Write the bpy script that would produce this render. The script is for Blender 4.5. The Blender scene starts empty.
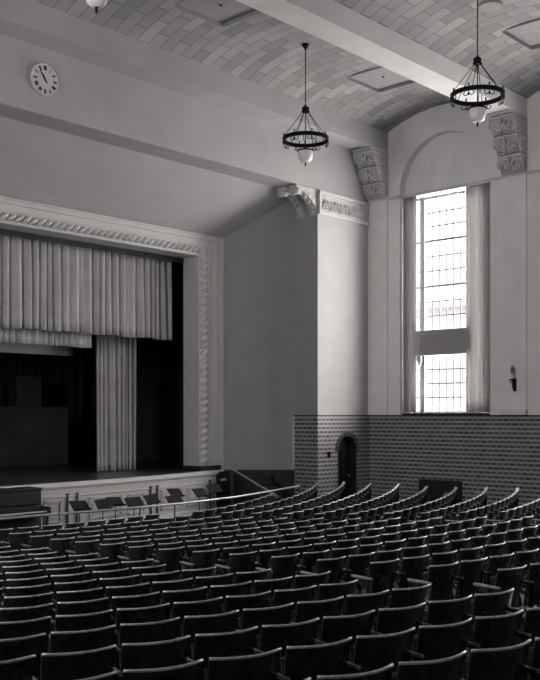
import bpy, bmesh, math, random
from mathutils import Vector, Matrix
random.seed(7)
R = math.radians
EYE = 3.12
F, YAW = 960.0, R(47.5)
S_, C_ = math.sin(YAW), math.cos(YAW)
CX, CY = 12.8, 33.0                     # centre of the seating arcs
W = 26.93                               # right wall plane
D1, D3 = 20.0, 22.8                     # clock wall plane, proscenium wall plane
BAYS = [17.0, 11.84, 6.66, 1.48]
col = bpy.context.scene.collection

def E(h): return EYE + h

# ------------------------------------------------------------------ materials
def grey(v): return (v * 1.006, v * .999, v * 0.997, 1.0)

def nodes(name):
    m = bpy.data.materials.new(name); m.use_nodes = True
    nt = m.node_tree
    return m, nt, nt.nodes['Principled BSDF']

def mat_plain(name, v, rough=0.7, var=0.08, scale=3.0, metal=0.0, bump=0.0, coat=0.0, spec=0.5):
    m, nt, b = nodes(name)
    tc = nt.nodes.new('ShaderNodeTexCoord')
    n = nt.nodes.new('ShaderNodeTexNoise'); n.inputs['Scale'].default_value = scale; n.inputs['Detail'].default_value = 5
    nt.links.new(tc.outputs['Object'], n.inputs['Vector'])
    r = nt.nodes.new('ShaderNodeValToRGB')
    r.color_ramp.elements[0].position = .3; r.color_ramp.elements[1].position = .7
    r.color_ramp.elements[0].color = grey(v * (1 - var)); r.color_ramp.elements[1].color = grey(v * (1 + var))
    nt.links.new(n.outputs['Fac'], r.inputs['Fac'])
    nt.links.new(r.outputs['Color'], b.inputs['Base Color'])
    b.inputs['Roughness'].default_value = rough
    b.inputs['Metallic'].default_value = metal
    b.inputs['Coat Weight'].default_value = coat
    b.inputs['Coat Roughness'].default_value = rough * .8
    b.inputs['Specular IOR Level'].default_value = spec
    if bump:
        bp = nt.nodes.new('ShaderNodeBump'); bp.inputs['Strength'].default_value = bump
        nt.links.new(n.outputs['Fac'], bp.inputs['Height']); nt.links.new(bp.outputs['Normal'], b.inputs['Normal'])
    return m

def mat_brick(name, a, b_axis, c1, c2, mortar, bw, bh, ms, offset=.5, rough=.55, bump=0.2, shift=0.0, squash=1):
    """brick pattern laid on the world axes a (along) and b_axis (up)"""
    m, nt, b = nodes(name)
    tc = nt.nodes.new('ShaderNodeTexCoord')
    sx = nt.nodes.new('ShaderNodeSeparateXYZ'); cx = nt.nodes.new('ShaderNodeCombineXYZ')
    nt.links.new(tc.outputs['Object'], sx.inputs[0])
    nt.links.new(sx.outputs[a], cx.inputs[0])
    ad = nt.nodes.new('ShaderNodeMath'); ad.operation = 'ADD'; ad.inputs[1].default_value = shift
    if squash != 1:
        ml = nt.nodes.new('ShaderNodeMath'); ml.operation = 'MULTIPLY'; ml.inputs[1].default_value = squash
        nt.links.new(sx.outputs[b_axis], ml.inputs[0]); nt.links.new(ml.outputs[0], ad.inputs[0])
    else: nt.links.new(sx.outputs[b_axis], ad.inputs[0])
    nt.links.new(ad.outputs[0], cx.inputs[1])
    t = nt.nodes.new('ShaderNodeTexBrick')
    t.inputs['Scale'].default_value = 1.0
    t.inputs['Brick Width'].default_value = bw; t.inputs['Row Height'].default_value = bh
    t.inputs['Mortar Size'].default_value = ms; t.inputs['Mortar Smooth'].default_value = .1
    t.inputs['Color1'].default_value = grey(c1); t.inputs['Color2'].default_value = grey(c2)
    t.inputs['Mortar'].default_value = grey(mortar); t.offset = offset
    t.inputs['Bias'].default_value = 0.0
    nt.links.new(cx.outputs[0], t.inputs['Vector'])
    n = nt.nodes.new('ShaderNodeTexNoise'); n.inputs['Scale'].default_value = .9; n.inputs['Detail'].default_value = 6
    nt.links.new(tc.outputs['Object'], n.inputs['Vector'])
    mr = nt.nodes.new('ShaderNodeMapRange'); mr.inputs['To Min'].default_value = .86; mr.inputs['To Max'].default_value = 1.14
    nt.links.new(n.outputs['Fac'], mr.inputs['Value'])
    mx = nt.nodes.new('ShaderNodeMix'); mx.data_type = 'RGBA'; mx.blend_type = 'MULTIPLY'; mx.inputs['Factor'].default_value = 1
    nt.links.new(t.outputs['Color'], mx.inputs['A']); nt.links.new(mr.outputs['Result'], mx.inputs['B'])
    nt.links.new(mx.outputs['Result'], b.inputs['Base Color'])
    b.inputs['Roughness'].default_value = rough
    if bump:
        bp = nt.nodes.new('ShaderNodeBump'); bp.inputs['Strength'].default_value = bump; bp.inputs['Distance'].default_value = .01
        bp.invert = True
        nt.links.new(t.outputs['Fac'], bp.inputs['Height']); nt.links.new(bp.outputs['Normal'], b.inputs['Normal'])
    return m

def mat_glass(name):
    m = bpy.data.materials.new(name); m.use_nodes = True
    nt = m.node_tree; nt.nodes.clear()
    o = nt.nodes.new('ShaderNodeOutputMaterial'); mx = nt.nodes.new('ShaderNodeMixShader')
    t = nt.nodes.new('ShaderNodeBsdfTransparent'); g = nt.nodes.new('ShaderNodeBsdfGlossy')
    t.inputs[0].default_value = (.93, .92, .91, 1); g.inputs['Roughness'].default_value = .05
    mx.inputs[0].default_value = .06
    nt.links.new(t.outputs[0], mx.inputs[1]); nt.links.new(g.outputs[0], mx.inputs[2]); nt.links.new(mx.outputs[0], o.inputs[0])
    return m

def mat_cloth(name, v):
    """thin curtain cloth: lets some daylight through"""
    m = mat_plain(name, v, .85, .06, 2); nt = m.node_tree; b = nt.nodes['Principled BSDF']; o = nt.nodes['Material Output']
    t = nt.nodes.new('ShaderNodeBsdfTranslucent'); t.inputs[0].default_value = grey(v); x = nt.nodes.new('ShaderNodeMixShader'); x.inputs[0].default_value = .45
    nt.links.new(b.outputs[0], x.inputs[1]); nt.links.new(t.outputs[0], x.inputs[2]); nt.links.new(x.outputs[0], o.inputs[0])
    return m

M = dict(
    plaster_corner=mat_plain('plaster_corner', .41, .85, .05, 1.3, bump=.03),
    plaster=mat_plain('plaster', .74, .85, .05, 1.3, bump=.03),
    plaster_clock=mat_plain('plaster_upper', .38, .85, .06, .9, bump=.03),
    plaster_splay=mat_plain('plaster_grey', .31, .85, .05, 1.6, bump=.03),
    trim=mat_plain('painted_trim', .55, .6, .05, 4),
    ornament=mat_plain('cast_plaster', .50, .8, .15, 14, bump=.1),
    vault=mat_brick('vault_tile', 1, 0, .32, .19, .09, .80, .37, .010, rough=.7, bump=.1),
    brick_y=mat_brick('brick_side', 1, 2, .035, .10, .33, .215, .0552, .013, rough=.4, squash=.4),
    brick_x=mat_brick('brick_front', 0, 2, .045, .12, .33, .215, .0552, .013, rough=.4, squash=.4),
    dark_wood=mat_plain('dark_wood', .018, .4, .3, 9, spec=.4),
    stage_floor=mat_brick('stage_boards', 1, 0, .035, .06, .02, 3.0, .09, .004, rough=.28, bump=.05),
    floor=mat_plain('floor_linoleum', .03, .45, .2, 5),
    seat=mat_plain('seat_wood', .024, .22, .35, 22, coat=.3, spec=.6),
    arm=mat_plain('arm_wood', .22, .33, .3, 20, coat=.1),
    rim=mat_plain('worn_lit_edge', .52, .30, .3, 20, coat=1.0, spec=.8),  # pale enough to carry the window highlights in its colour
    iron=mat_plain('cast_iron', .012, .65, .2, 20, spec=.2),
    black=mat_plain('black_iron', .008, .7, .2, 20, spec=.1),
    drape=mat_plain('stage_drape', .46, .75, .12, 1.5, bump=.02),
    drape_light=mat_plain('border_cloth', .55, .8, .06, 2),
    drape_window=mat_cloth('window_curtain', .42),
    backdrop=mat_plain('black_drape', .03, .9, .3, .8),
    flat=mat_plain('painted_flat', .07, .9, .3, .6),
    window_frame=mat_plain('window_frame_paint', .30, .5, .05, 6),
    came=mat_plain('lead_came', .14, .5, .05, 6),
    apron=mat_plain('apron_paint', .42, .5, .05, 3),
    groove=mat_plain('apron_dark', .03, .6, .1, 3),
    clock=mat_plain('clock_face', .55, .5, .03, 6),
    bowl=mat_plain('opal_glass', .78, .12, .03, 4, coat=.5),
    rail=mat_plain('brass_rail', .42, .3, .1, 9, metal=.4),
    rail_post=mat_plain('rail_post', .04, .4, .1, 9),
    grille=mat_plain('grille_paint', .28, .7, .08, 6),
    radiator=mat_plain('radiator_black', .015, .6, .2, 6),
    ivory=mat_plain('ivory_keys', .55, .35, .05, 6),
    plinth=mat_plain('plinth_stone', .62, .6, .05, 5),
    glass=mat_glass('window_glass'),
    house=mat_plain('outside_render', .05, .9, .08, .6),
    sky_block=mat_plain('sky_block_render', .07, .9, .05, .6),
    roof=mat_plain('outside_roof', .035, .9, .1, .6),
)

# ------------------------------------------------------------------ mesh helpers
class MB:
    def __init__(s): s.v = []; s.f = []
    def add(s, vs, fs):
        n = len(s.v); s.v += [tuple(v) for v in vs]; s.f += [tuple(i + n for i in f) for f in fs]; return s
    def box(s, x0, x1, y0, y1, z0, z1):
        vs = [(x, y, z) for x in (x0, x1) for y in (y0, y1) for z in (z0, z1)]
        return s.add(vs, [(0, 1, 3, 2), (4, 6, 7, 5), (0, 4, 5, 1), (2, 3, 7, 6), (0, 2, 6, 4), (1, 5, 7, 3)])
    def obox(s, mat, x0, x1, y0, y1, z0, z1):
        vs = [mat @ Vector((x, y, z)) for x in (x0, x1) for y in (y0, y1) for z in (z0, z1)]
        return s.add(vs, [(0, 1, 3, 2), (4, 6, 7, 5), (0, 4, 5, 1), (2, 3, 7, 6), (0, 2, 6, 4), (1, 5, 7, 3)])
    def quad(s, a, b, c, d): return s.add([a, b, c, d], [(0, 1, 2, 3)])
    def tube(s, pts, r, n=8, closed=False, cap=True):
        pts = [Vector(p) for p in pts]; k = len(pts); rings = []
        rr = r if isinstance(r, (list, tuple)) else [r] * k
        up0 = None
        for i, p in enumerate(pts):
            a = pts[(i - 1) % k] if (closed or i > 0) else p
            b = pts[(i + 1) % k] if (closed or i < k - 1) else p
            d = (b - a).normalized()
            if up0 is None:
                up0 = Vector((0, 0, 1)) if abs(d.z) < .9 else Vector((1, 0, 0))
            u = (up0 - d * up0.dot(d)).normalized(); up0 = u; w = d.cross(u)
            rings.append([p + (u * math.cos(2 * math.pi * j / n) + w * math.sin(2 * math.pi * j / n)) * rr[i] for j in range(n)])
        vs = [v for q in rings for v in q]; fs = []
        for i in range(k if closed else k - 1):
            i2 = (i + 1) % k
            for j in range(n):
                fs.append((i * n + j, i * n + (j + 1) % n, i2 * n + (j + 1) % n, i2 * n + j))
        if cap and not closed:
            fs.append(tuple(range(n))[::-1]); fs.append(tuple((k - 1) * n + j for j in range(n)))
        return s.add(vs, fs)
    def lathe(s, prof, c=(0, 0, 0), n=24, axis=None):
        m = axis or Matrix.Identity(4); vs = []
        for r_, z in prof:
            for j in range(n):
                a = 2 * math.pi * j / n
                vs.append(Vector(c) + (m @ Vector((r_ * math.cos(a), r_ * math.sin(a), z))))
        fs = []
        for i in range(len(prof) - 1):
            for j in range(n):
                fs.append((i * n + j, i * n + (j + 1) % n, (i + 1) * n + (j + 1) % n, (i + 1) * n + j))
        fs.append(tuple(range(n))[::-1]); fs.append(tuple((len(prof) - 1) * n + j for j in range(n)))
        return s.add(vs, fs)
    def ball(s, c, rx, ry, rz, mat=None, n=10, k=6):
        vs = []; fs = []
        for i in range(k + 1):
            t = math.pi * i / k
            for j in range(n):
                a = 2 * math.pi * j / n
                p = Vector((rx * math.sin(t) * math.cos(a), ry * math.sin(t) * math.sin(a), rz * math.cos(t)))
                if mat: p = mat @ p
                vs.append(Vector(c) + p)
        for i in range(k):
            for j in range(n):
                fs.append((i * n + j, (i + 1) * n + j, (i + 1) * n + (j + 1) % n, i * n + (j + 1) % n))
        return s.add(vs, fs)
    def prism(s, pts, mapf, d0, d1):
        """extrude the 2-D outline pts between depths d0 and d1; mapf(a,b,d)->xyz"""
        n = len(pts)
        vs = [mapf(a, b, d0) for a, b in pts] + [mapf(a, b, d1) for a, b in pts]
        fs = [tuple(range(n))[::-1], tuple(range(n, 2 * n))] + [(i, (i + 1) % n, n + (i + 1) % n, n + i) for i in range(n)]
        return s.add(vs, fs)
    def build(s, name, mat, parent=None, smooth=False, bevel=0, loc=None):
        me = bpy.data.meshes.new(name); me.from_pydata([tuple(v) for v in s.v], [], s.f); me.validate()
        bm = bmesh.new(); bm.from_mesh(me)
        bmesh.ops.remove_doubles(bm, verts=bm.verts, dist=1e-5)
        bmesh.ops.recalc_face_normals(bm, faces=bm.faces)
        bm.to_mesh(me); bm.free()
        me.materials.append(M[mat] if isinstance(mat, str) else mat)
        if smooth:
            for p in me.polygons: p.use_smooth = True
        o = bpy.data.objects.new(name, me); col.objects.link(o)
        if parent: o.parent = parent
        if loc: o.location = loc
        if bevel:
            b = o.modifiers.new('bevel', 'BEVEL'); b.width = bevel; b.segments = 2; b.limit_method = 'ANGLE'
        return o

def thing(name, label, cat, loc=(0, 0, 0), rz=0, group=None):
    o = bpy.data.objects.new(name, None); col.objects.link(o)
    o.location = loc; o.rotation_euler = (0, 0, rz); o.empty_display_size = .2
    o['label'] = label; o['category'] = cat
    if group: o['group'] = group
    return o
def tag(o, label, cat, group=None, kind=None):
    o['label'] = label; o['category'] = cat
    if group: o['group'] = group
    if kind: o['kind'] = kind
    return o
def struct(o, label, cat):
    o['kind'] = 'structure'; o['label'] = label; o['category'] = cat; return o
def sgroup(name, label, cat, loc=(0, 0, 0)):
    o = bpy.data.objects.new(name, None); col.objects.link(o); o.location = loc
    return struct(o, label, cat)

mX = lambda X: (lambda a, b, d: (X + d, a, b))      # a = world Y, b = world Z, wall at X
mY = lambda Y: (lambda a, b, d: (a, Y + d, b))      # a = world X, b = world Z, wall at Y

def arch_face(mb, mapf, a0, a1, b0, b1, ac, hw, bs, hb, n=24, depth=None):
    """wall face a0..a1 x b0..b1 with an arched hole centred ac, half width hw, bottom hb, spring bs"""
    P = lambda a, b, d=0: mapf(a, b, d)
    if hb > b0: mb.quad(P(a0, b0), P(a1, b0), P(a1, hb), P(a0, hb))
    mb.quad(P(a0, hb), P(ac - hw, hb), P(ac - hw, b1), P(a0, b1))
    mb.quad(P(ac + hw, hb), P(a1, hb), P(a1, b1), P(ac + hw, b1))
    arc = [(ac - hw * math.cos(math.pi * i / n), bs + hw * math.sin(math.pi * i / n)) for i in range(n + 1)]
    for (p, q), (r_, t) in zip(arc, arc[1:]):
        mb.quad(P(p, q), P(r_, t), P(r_, b1), P(p, b1))
    if depth:
        line = [(ac - hw, hb)] + arc + [(ac + hw, hb)]
        for (p, q), (r_, t) in zip(line, line[1:]):
            mb.quad(P(p, q), P(r_, t), P(r_, t, depth), P(p, q, depth))
        mb.quad(P(ac - hw, hb), P(ac + hw, hb), P(ac + hw, hb, depth), P(ac - hw, hb, depth))

def px(x, y, h=None, Y=None, X=None):
    """a place in the hall from where it shows: known height below/above the eye, or known plane"""
    u = (x - 270) / F; xd = S_ + u * C_; yd = C_ - u * S_
    if h is not None: z = h * F / (415 - y)
    elif Y is not None: z = Y / yd
    else: z = X / xd
    return Vector((xd * z, yd * z, E((415 - y) / F * z)))

# ------------------------------------------------------------------ floor profile
def h_top(e):
    if e > 10:
        tb = [(10, 1.972), (12, 2.11), (14, 2.22), (16, 2.30), (17.2, 2.32)]
        for (a, p), (b, q) in zip(tb, tb[1:]):
            if e <= b: return p + (q - p) * (e - a) / (b - a)
        return 2.32
    return 1.42 + .0865 * (e - 3) - .0011 * (e - 3) ** 2
def floor_z(X, Y):
    r = math.hypot(X - CX, Y - CY)
    if Y > CY: r = abs(X - CX)
    e = 33 - r; lift = .16 * min(1, max(0, (X - 17) / 6)) * min(1, max(0, (e - 11) / 3))
    return max(0.0, EYE - (h_top(e) + .8)) + lift * (1 if Y < 20.5 else max(0, 21 - Y) * 2)
fl = MB(); xs = [-1.3 + .47 * i for i in range(61)]; xs[-1] = W + .0; ys = [-3 + .5 * i for i in range(54)]
xs = sorted(set([min(x, W) for x in xs]))
vs = [(x, y, floor_z(x, y)) for y in ys for x in xs]; nx = len(xs)
fs = [(j * nx + i, j * nx + i + 1, (j + 1) * nx + i + 1, (j + 1) * nx + i) for j in range(len(ys) - 1) for i in range(nx - 1)]
fl.add(vs, fs)
struct(fl.build('floor', 'floor', smooth=True), 'dark dished auditorium floor sloping down to the stage', 'floor')

# ------------------------------------------------------------------ right wall
LEFTX, BACKY = -1.3, -3.0
mb = MB()
edges = [20.0 - 5.18 * k for k in range(5)]
rb = .28                                           # recess depth
for k, yc in enumerate(BAYS):
    a1 = edges[k]; a0 = edges[k + 1]
    arch_face(mb, mX(W), a0, a1, E(0), E(10.5), yc, 1.71, E(7.55), E(0), depth=rb)
    # back of the recess, with the window opening
    wy0, wy1, wz0, wz1 = yc - 1.44, yc + 1.44, E(.06), E(7.3)
    X = W + rb; y0, y1, z0, z1 = yc - 1.72, yc + 1.72, E(-.01), E(9.3)
    for (p, q, r_, t) in ((y0, wy0, z0, z1), (wy1, y1, z0, z1), (wy0, wy1, z0, wz0), (wy0, wy1, wz1, z1)):
        mb.quad((X, p, r_), (X, q, r_), (X, q, t), (X, p, t))
    for (A, B) in (((wy0, wz0), (wy1, wz0)), ((wy1, wz0), (wy1, wz1)), ((wy1, wz1), (wy0, wz1)), ((wy0, wz1), (wy0, wz0))):
        mb.quad((X, A[0], A[1]), (X, B[0], B[1]), (X + .25, B[0], B[1]), (X + .25, A[0], A[1]))
mb.quad((W, BACKY, E(0)), (W, edges[4], E(0)), (W, edges[4], E(10.5)), (W, BACKY, E(10.5)))
struct(mb.build('wall_right', 'plaster'), 'pale plaster side wall with a tall arched window recess', 'wall')
mb = MB().box(W - .03, W + .5, BACKY, 20.0, -.3, E(-.045))
struct(mb.build('wall_right_dado', 'brick_y'), 'dark glazed brick lower part of the side wall', 'wall')
mb = MB().box(W - .06, W + .4, BACKY, 20.0, E(-.045), E(.0))
struct(mb.build('trim_1', 'dark_wood'), 'dark cap course on top of the brick side wall', 'trim')
# ledge line at the arch springing, pilasters
mb = MB()
for k in range(4):
    for (a, b) in ((edges[k + 1] + .0, BAYS[k] - 1.71), (BAYS[k] + 1.71, edges[k])):
        mb.box(W - .09 if b - a > 1 or True else W, W + .02, a, b, E(7.36), E(7.43))
    mb.box(W + .0, W + rb, BAYS[k] - 1.70, BAYS[k] + 1.70, E(7.32), E(7.43))
struct(mb.build('trim_2', 'trim'), 'thin plaster ledge running along the side wall at the arch springing', 'trim')
mb = MB()
for k in range(4):
    e = edges[k]
    mb.box(W - .07, W + .02, e - .8, e - .0, E(.0), E(7.36))
struct(mb.build('trim_3', 'plaster'), 'flat plaster pilasters on the side wall', 'trim')
for k in (1, 2):
    e = edges[k]
    o = MB().box(W - .16, W - .0, e - .82, e + .04, E(.0), E(.17)).build('pilaster_plinth', 'plinth', bevel=.01)
    tag(o, 'white block at the foot of the pilaster, under the wall sconce' if k == 1 else 'white block at the foot of the pilaster nearer the camera', 'plinth')

# windows
def window(k, yc):
    X = W + rb + .14; g = sgroup('window_%d' % (k + 1), 'tall leaded side window, bay %s' % ('by the stage' if k == 0 else ['', 'second from the stage', 'third from the stage', 'by the back wall'][k]), 'window', (X, yc, E(0)))
    fm = MB(); T = .05
    def bar(y0, y1, z0, z1, d=.05): fm.box(-d, d, y0, y1, z0, z1)
    bar(-1.44, -1.38, .06, 7.3); bar(1.38, 1.44, .06, 7.3); bar(-1.44, 1.44, 7.22, 7.3); bar(-1.44, 1.44, .06, .12)
    fm.build('frame', 'window_frame', g)
    for s in (-1, 1):
        MB().box(-.09, .07, s * .94 if s > 0 else -1.13, 1.13 if s > 0 else s * .94, .06, 7.3).build('mullion', 'window_frame', g, bevel=.015)
    for z in (5.81, 4.29):
        MB().box(-.04, .04, -1.4, 1.4, z - .035, z + .035).build('sash_bar', 'window_frame', g)
    p = MB(); p.box(-.22, .05, -1.0, 1.2, 1.98, 2.83)
    p = p.build('transom_panel', 'window_frame', g, bevel=.02)
    MB().box(-.24, -.21, -.85, 1.05, 2.14, 2.18).box(-.24, -.21, -.85, 1.05, 2.63, 2.67).box(-.24, -.21, -.85, -.81, 2.14, 2.67).box(-.24, -.21, 1.01, 1.05, 2.14, 2.67).build('panel_moulding', 'window_frame', p)
    MB().prism([(1.2, 1.98), (1.02, 1.98), (1.02, 1.75), (1.08, 1.62), (1.14, 1.75), (1.2, 1.85)], lambda a, b, d: (d, a, b), -.2, -.08).build('panel_bracket', 'window_frame', g)
    cm = MB()
    def came(y0, y1, z0, z1): cm.box(-.012, .012, y0, y1, z0, z1)
    cols = [(-.94, .94, 7), (-1.38, -1.13, 1), (1.13, 1.38, 1)]
    spans = [(.12, 1.98, 4), (2.83, 4.26, 3), (4.32, 5.78, 3), (5.84, 7.22, 3)]
    for (a, b, n) in cols:
        for (c, d, m_) in spans:
            for i in range(1, n):
                y = a + (b - a) * i / n; came(y - .015, y + .015, c, d)
            for i in range(1, m_):
                z = c + (d - c) * i / m_; came(a, b, z - .017, z + .017)
    cm.build('leading', 'came', g)
    MB().quad((.02, -1.4, .1), (.02, 1.4, .1), (.02, 1.4, 7.25), (.02, -1.4, 7.25)).build('pane', 'glass', g)
    MB().box(-.30, -.05, -1.69, 1.69, .0, .06).build('sill', 'dark_wood', g)
for k, yc in enumerate(BAYS): window(k, yc)

def drape(name, mat, p0, p1, z0, z1, folds, amp, label, cat, seed=1, taper=0.0, thick=.01, group=None, wob=.5, nz=14, hem=0.0, gather=0.0):
    """a hanging folded cloth between ground points p0 and p1"""
    rnd = random.Random(seed)
    p0 = Vector(p0); p1 = Vector(p1); L = (p1 - p0).length; d = (p1 - p0) / L; n = Vector((-d.y, d.x))
    N = folds * 10; ph = [rnd.uniform(-.9, .9) for _ in range(folds + 2)]; am = [rnd.uniform(.55, 1.25) for _ in range(folds + 2)]
    ph2 = rnd.uniform(0, 6)
    vs = []; fs = []
    for j in range(nz + 1):
        tz = j / nz; z = z1 + (z0 - z1) * tz
        for i in range(N + 1):
            t = i / N; fcoord = (t + wob / folds * (math.sin(t * folds * .9 + ph2) + .8 * math.sin(t * folds * .37 + 2 * ph2))) * folds; fcoord = max(0, min(folds, fcoord)); q = int(min(fcoord, folds - 1)); fr = fcoord - q
            a = am[q] * (1 - fr) + am[q + 1] * fr; f_ = ph[q] * (1 - fr) + ph[q + 1] * fr
            w = math.sin(2 * math.pi * fcoord + f_) * a + .35 * math.sin(4 * math.pi * fcoord + 2 * f_ + 1)
            w *= amp * (1 + gather * math.sin(tz * 2.2 + q * 1.7) * .4) * (.75 + .25 * tz)
            tt = .5 + (t - .5) * (1 - taper * tz)
            P = p0 + d * (tt * L + .25 * amp * math.cos(2 * math.pi * fcoord + f_)) + n * w
            zz = z + (hem * math.sin(fcoord * 1.3 + ph2) if j == nz else 0)
            vs.append((P.x, P.y, zz))
    for j in range(nz):
        for i in range(N):
            fs.append((j * (N + 1) + i, j * (N + 1) + i + 1, (j + 1) * (N + 1) + i + 1, (j + 1) * (N + 1) + i))
    o = MB().add(vs, fs).build(name, mat, smooth=True)
    s = o.modifiers.new('thickness', 'SOLIDIFY'); s.thickness = thick; s.offset = 0
    return tag(o, label, cat, group)

for k in (0, 1):
    yc = BAYS[k]; xx = W + .10
    w = 'stage-side' if k == 0 else 'second'
    drape('window_curtain', 'drape_window', (xx, yc + 1.67), (xx, yc + (1.10 if k == 0 else .85)), E(.10), E(7.33), 5, .055,
          'long grey curtain on the left, stage side, of the %s' % ('tall bright window' if k == 0 else 'second tall window nearer the camera'), 'curtain', 3 + k)
    drape('window_curtain', 'drape_window', (xx, yc - (.80 if k == 0 else .70)), (xx, yc - 1.66), E(.10), E(7.33), 6, .04,
          'long grey curtain on the right of the %s' % ('tall bright window' if k == 0 else 'second tall window nearer the camera'), 'curtain', 9 + k)

CLOSED = [2, 3]; GAP = {2: .25, 3: -.0}
for k in CLOSED:                                   # unseen curtains added across the rear windows to cut their daylight
    yc = BAYS[k]; xx = W + .10; w = 'third' if k == 2 else 'fourth'
    for (a, b, sd) in ((1.67, .05 + GAP[k], 'left'), (-.05 - GAP[k], -1.67, 'right')):
        drape('window_curtain', 'drape_window', (xx, yc + a), (xx, yc + b), E(.08), E(7.33), 9, .04, 'unseen grey curtain, %s half, added over the %s window from the stage to cut daylight' % (sd, w), 'curtain', 40 + k, thick=.02)

# ------------------------------------------------------------------ stage-side walls
TX = 24.13
mb = MB()
mb.box(LEFTX, W, D1, D1 + .87, E(7.36), E(10.5))
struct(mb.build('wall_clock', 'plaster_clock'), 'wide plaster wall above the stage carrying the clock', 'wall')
mb = MB()
mb.quad((TX, D1, E(0)), (W, D1, E(0)), (W, D1, E(7.36)), (TX, D1, E(7.36)))
mb.quad((TX, D1, E(0)), (TX, 21.0, E(0)), (TX, 21.0, E(7.36)), (TX, D1, E(7.36)))
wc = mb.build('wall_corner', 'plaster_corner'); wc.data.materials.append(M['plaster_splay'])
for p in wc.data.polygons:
    if abs(p.normal.x) > .9: p.material_index = 1  # shade of the side face put into a darker plaster
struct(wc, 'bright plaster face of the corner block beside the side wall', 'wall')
mb = MB()
dc, dw = 25.67, .51
arch_face(mb, mY(D1 - .02), TX - .02, W, -.05, E(-.03), dc, dw, E(-.71) - dw, -.05, depth=.4)
mb.quad((TX - .02, D1 - .02, -.05), (TX - .02, D1 - .02, E(-.03)), (TX - .02, 21.0, E(-.03)), (TX - .02, 21.0, -.05))
mb.quad((TX - .02, D1 - .02, E(-.03)), (W, D1 - .02, E(-.03)), (W, D1 + .02, E(-.03)), (TX - .02, D1 + .02, E(-.03)))
mb.quad((TX - .02, D1 - .02, E(-.03)), (TX + .02, D1 - .02, E(-.03)), (TX + .02, 21, E(-.03)), (TX - .02, 21, E(-.03)))
me = mb.build('wall_corner_dado', 'brick_x')
me.data.materials.append(M['brick_y']); me.data.materials.append(M['dark_wood'])
for p in me.data.polygons:
    if abs(p.normal.x) > .9 and p.center.x < TX: p.material_index = 1
    elif abs(p.normal.y) < .5 and p.center.z < E(-.5): p.material_index = 2
struct(me, 'glazed brick lower part of the corner block', 'wall')
mb = MB().box(TX - .05, W, D1 - .05, D1 + .02, E(-.03), E(.0)).box(TX - .05, TX + .02, D1, 21, E(-.03), E(0))
struct(mb.build('trim_4', 'dark_wood'), 'thin dark cap on the corner block brickwork', 'trim')
# door
g = sgroup('door_1', 'narrow dark arched doorway in the brick corner block', 'door', (dc, D1 + .25, 0))
n = 16; pts = [(-dw, 0)] + [(-dw * math.cos(math.pi * i / n), E(-.71) - dw + dw * math.sin(math.pi * i / n)) for i in range(n + 1)] + [(dw, 0)]
MB().prism(pts, lambda a, b, d: (a, d, b), 0, .06).build('door_leaf', 'dark_wood', g)
b_ = MB()
for a in (-.34, -.17, 0, .17, .34): b_.box(a - .012, a + .012, -.03, .0, .1, E(-.71) - dw)
b_.build('door_batten', 'dark_wood', g)
MB().ball((.36, -.05, 1.05), .035, .04, .035).build('door_handle', 'rail', g, smooth=True)
# soldier-brick ring round the doorway
mb = MB(); n = 21
for i in range(n):
    a0 = math.pi * (i + .12) / n; a1 = math.pi * (i + .88) / n
    q = [(dc - r_ * math.cos(a), E(-.71) - dw + r_ * math.sin(a)) for r_, a in ((dw + .01, a0), (dw + .14, a0), (dw + .14, a1), (dw + .01, a1))]
    mb.prism(q, mY(D1 - .05), 0, .05)
struct(mb.build('trim_5', mat_plain('voussoir', .07, .4, .3, 9)), 'ring of upright bricks round the arched doorway', 'trim')
o = MB().box(-.05, .05, -.05, 0, -.09, .09).ball((0, -.06, 0), .025, .03, .04).build('wall_switch', 'black', loc=px(328.5, 454.5, Y=D1 - .03))
tag(o, 'small dark switch plate on the brick left of the arched door', 'switch')

# splay wall
A = Vector((22.49, D3)); B = Vector((TX, 21.0))
mb = MB().quad((A.x, A.y, E(-1.83)), (B.x, B.y, E(-1.83)), (B.x, B.y, E(7.5)), (A.x, A.y, E(7.5)))
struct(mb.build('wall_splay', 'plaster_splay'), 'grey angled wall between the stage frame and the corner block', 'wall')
dn = Vector((-(B - A).y, (B - A).x)).normalized() * -1
if dn.y > 0: dn = -dn
mb = MB()
T4 = Matrix.Translation((A.x, A.y, 0)) @ Matrix.Rotation(math.atan2((B - A).y, (B - A).x), 4, 'Z')
LL = (B - A).length
mb.obox(T4, -.05, LL, -.04, .05, 0, E(-1.83)); mb.obox(T4, -.05, LL, -.09, .02, E(-1.90), E(-1.82))
for i in range(4):
    x0 = .1 + i * .58
    for (a, b, c, d) in ((x0, x0 + .5, .25, .3), (x0, x0 + .5, 1.15, 1.2), (x0, x0 + .05, .25, 1.2), (x0 + .45, x0 + .5, .25, 1.2)):
        mb.obox(T4, a, b, -.065, -.03, c, d)
struct(mb.build('wall_splay_wainscot', 'dark_wood'), 'dark panelled wainscot under the angled wall', 'wall')
# soffit from the clock beam down to the stage frame
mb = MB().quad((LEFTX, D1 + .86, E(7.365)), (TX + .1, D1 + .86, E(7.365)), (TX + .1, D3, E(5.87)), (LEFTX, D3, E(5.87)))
struct(mb.build('ceiling_soffit', 'plaster_clock'), 'sloping plaster soffit above the stage frame', 'ceiling')
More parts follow.
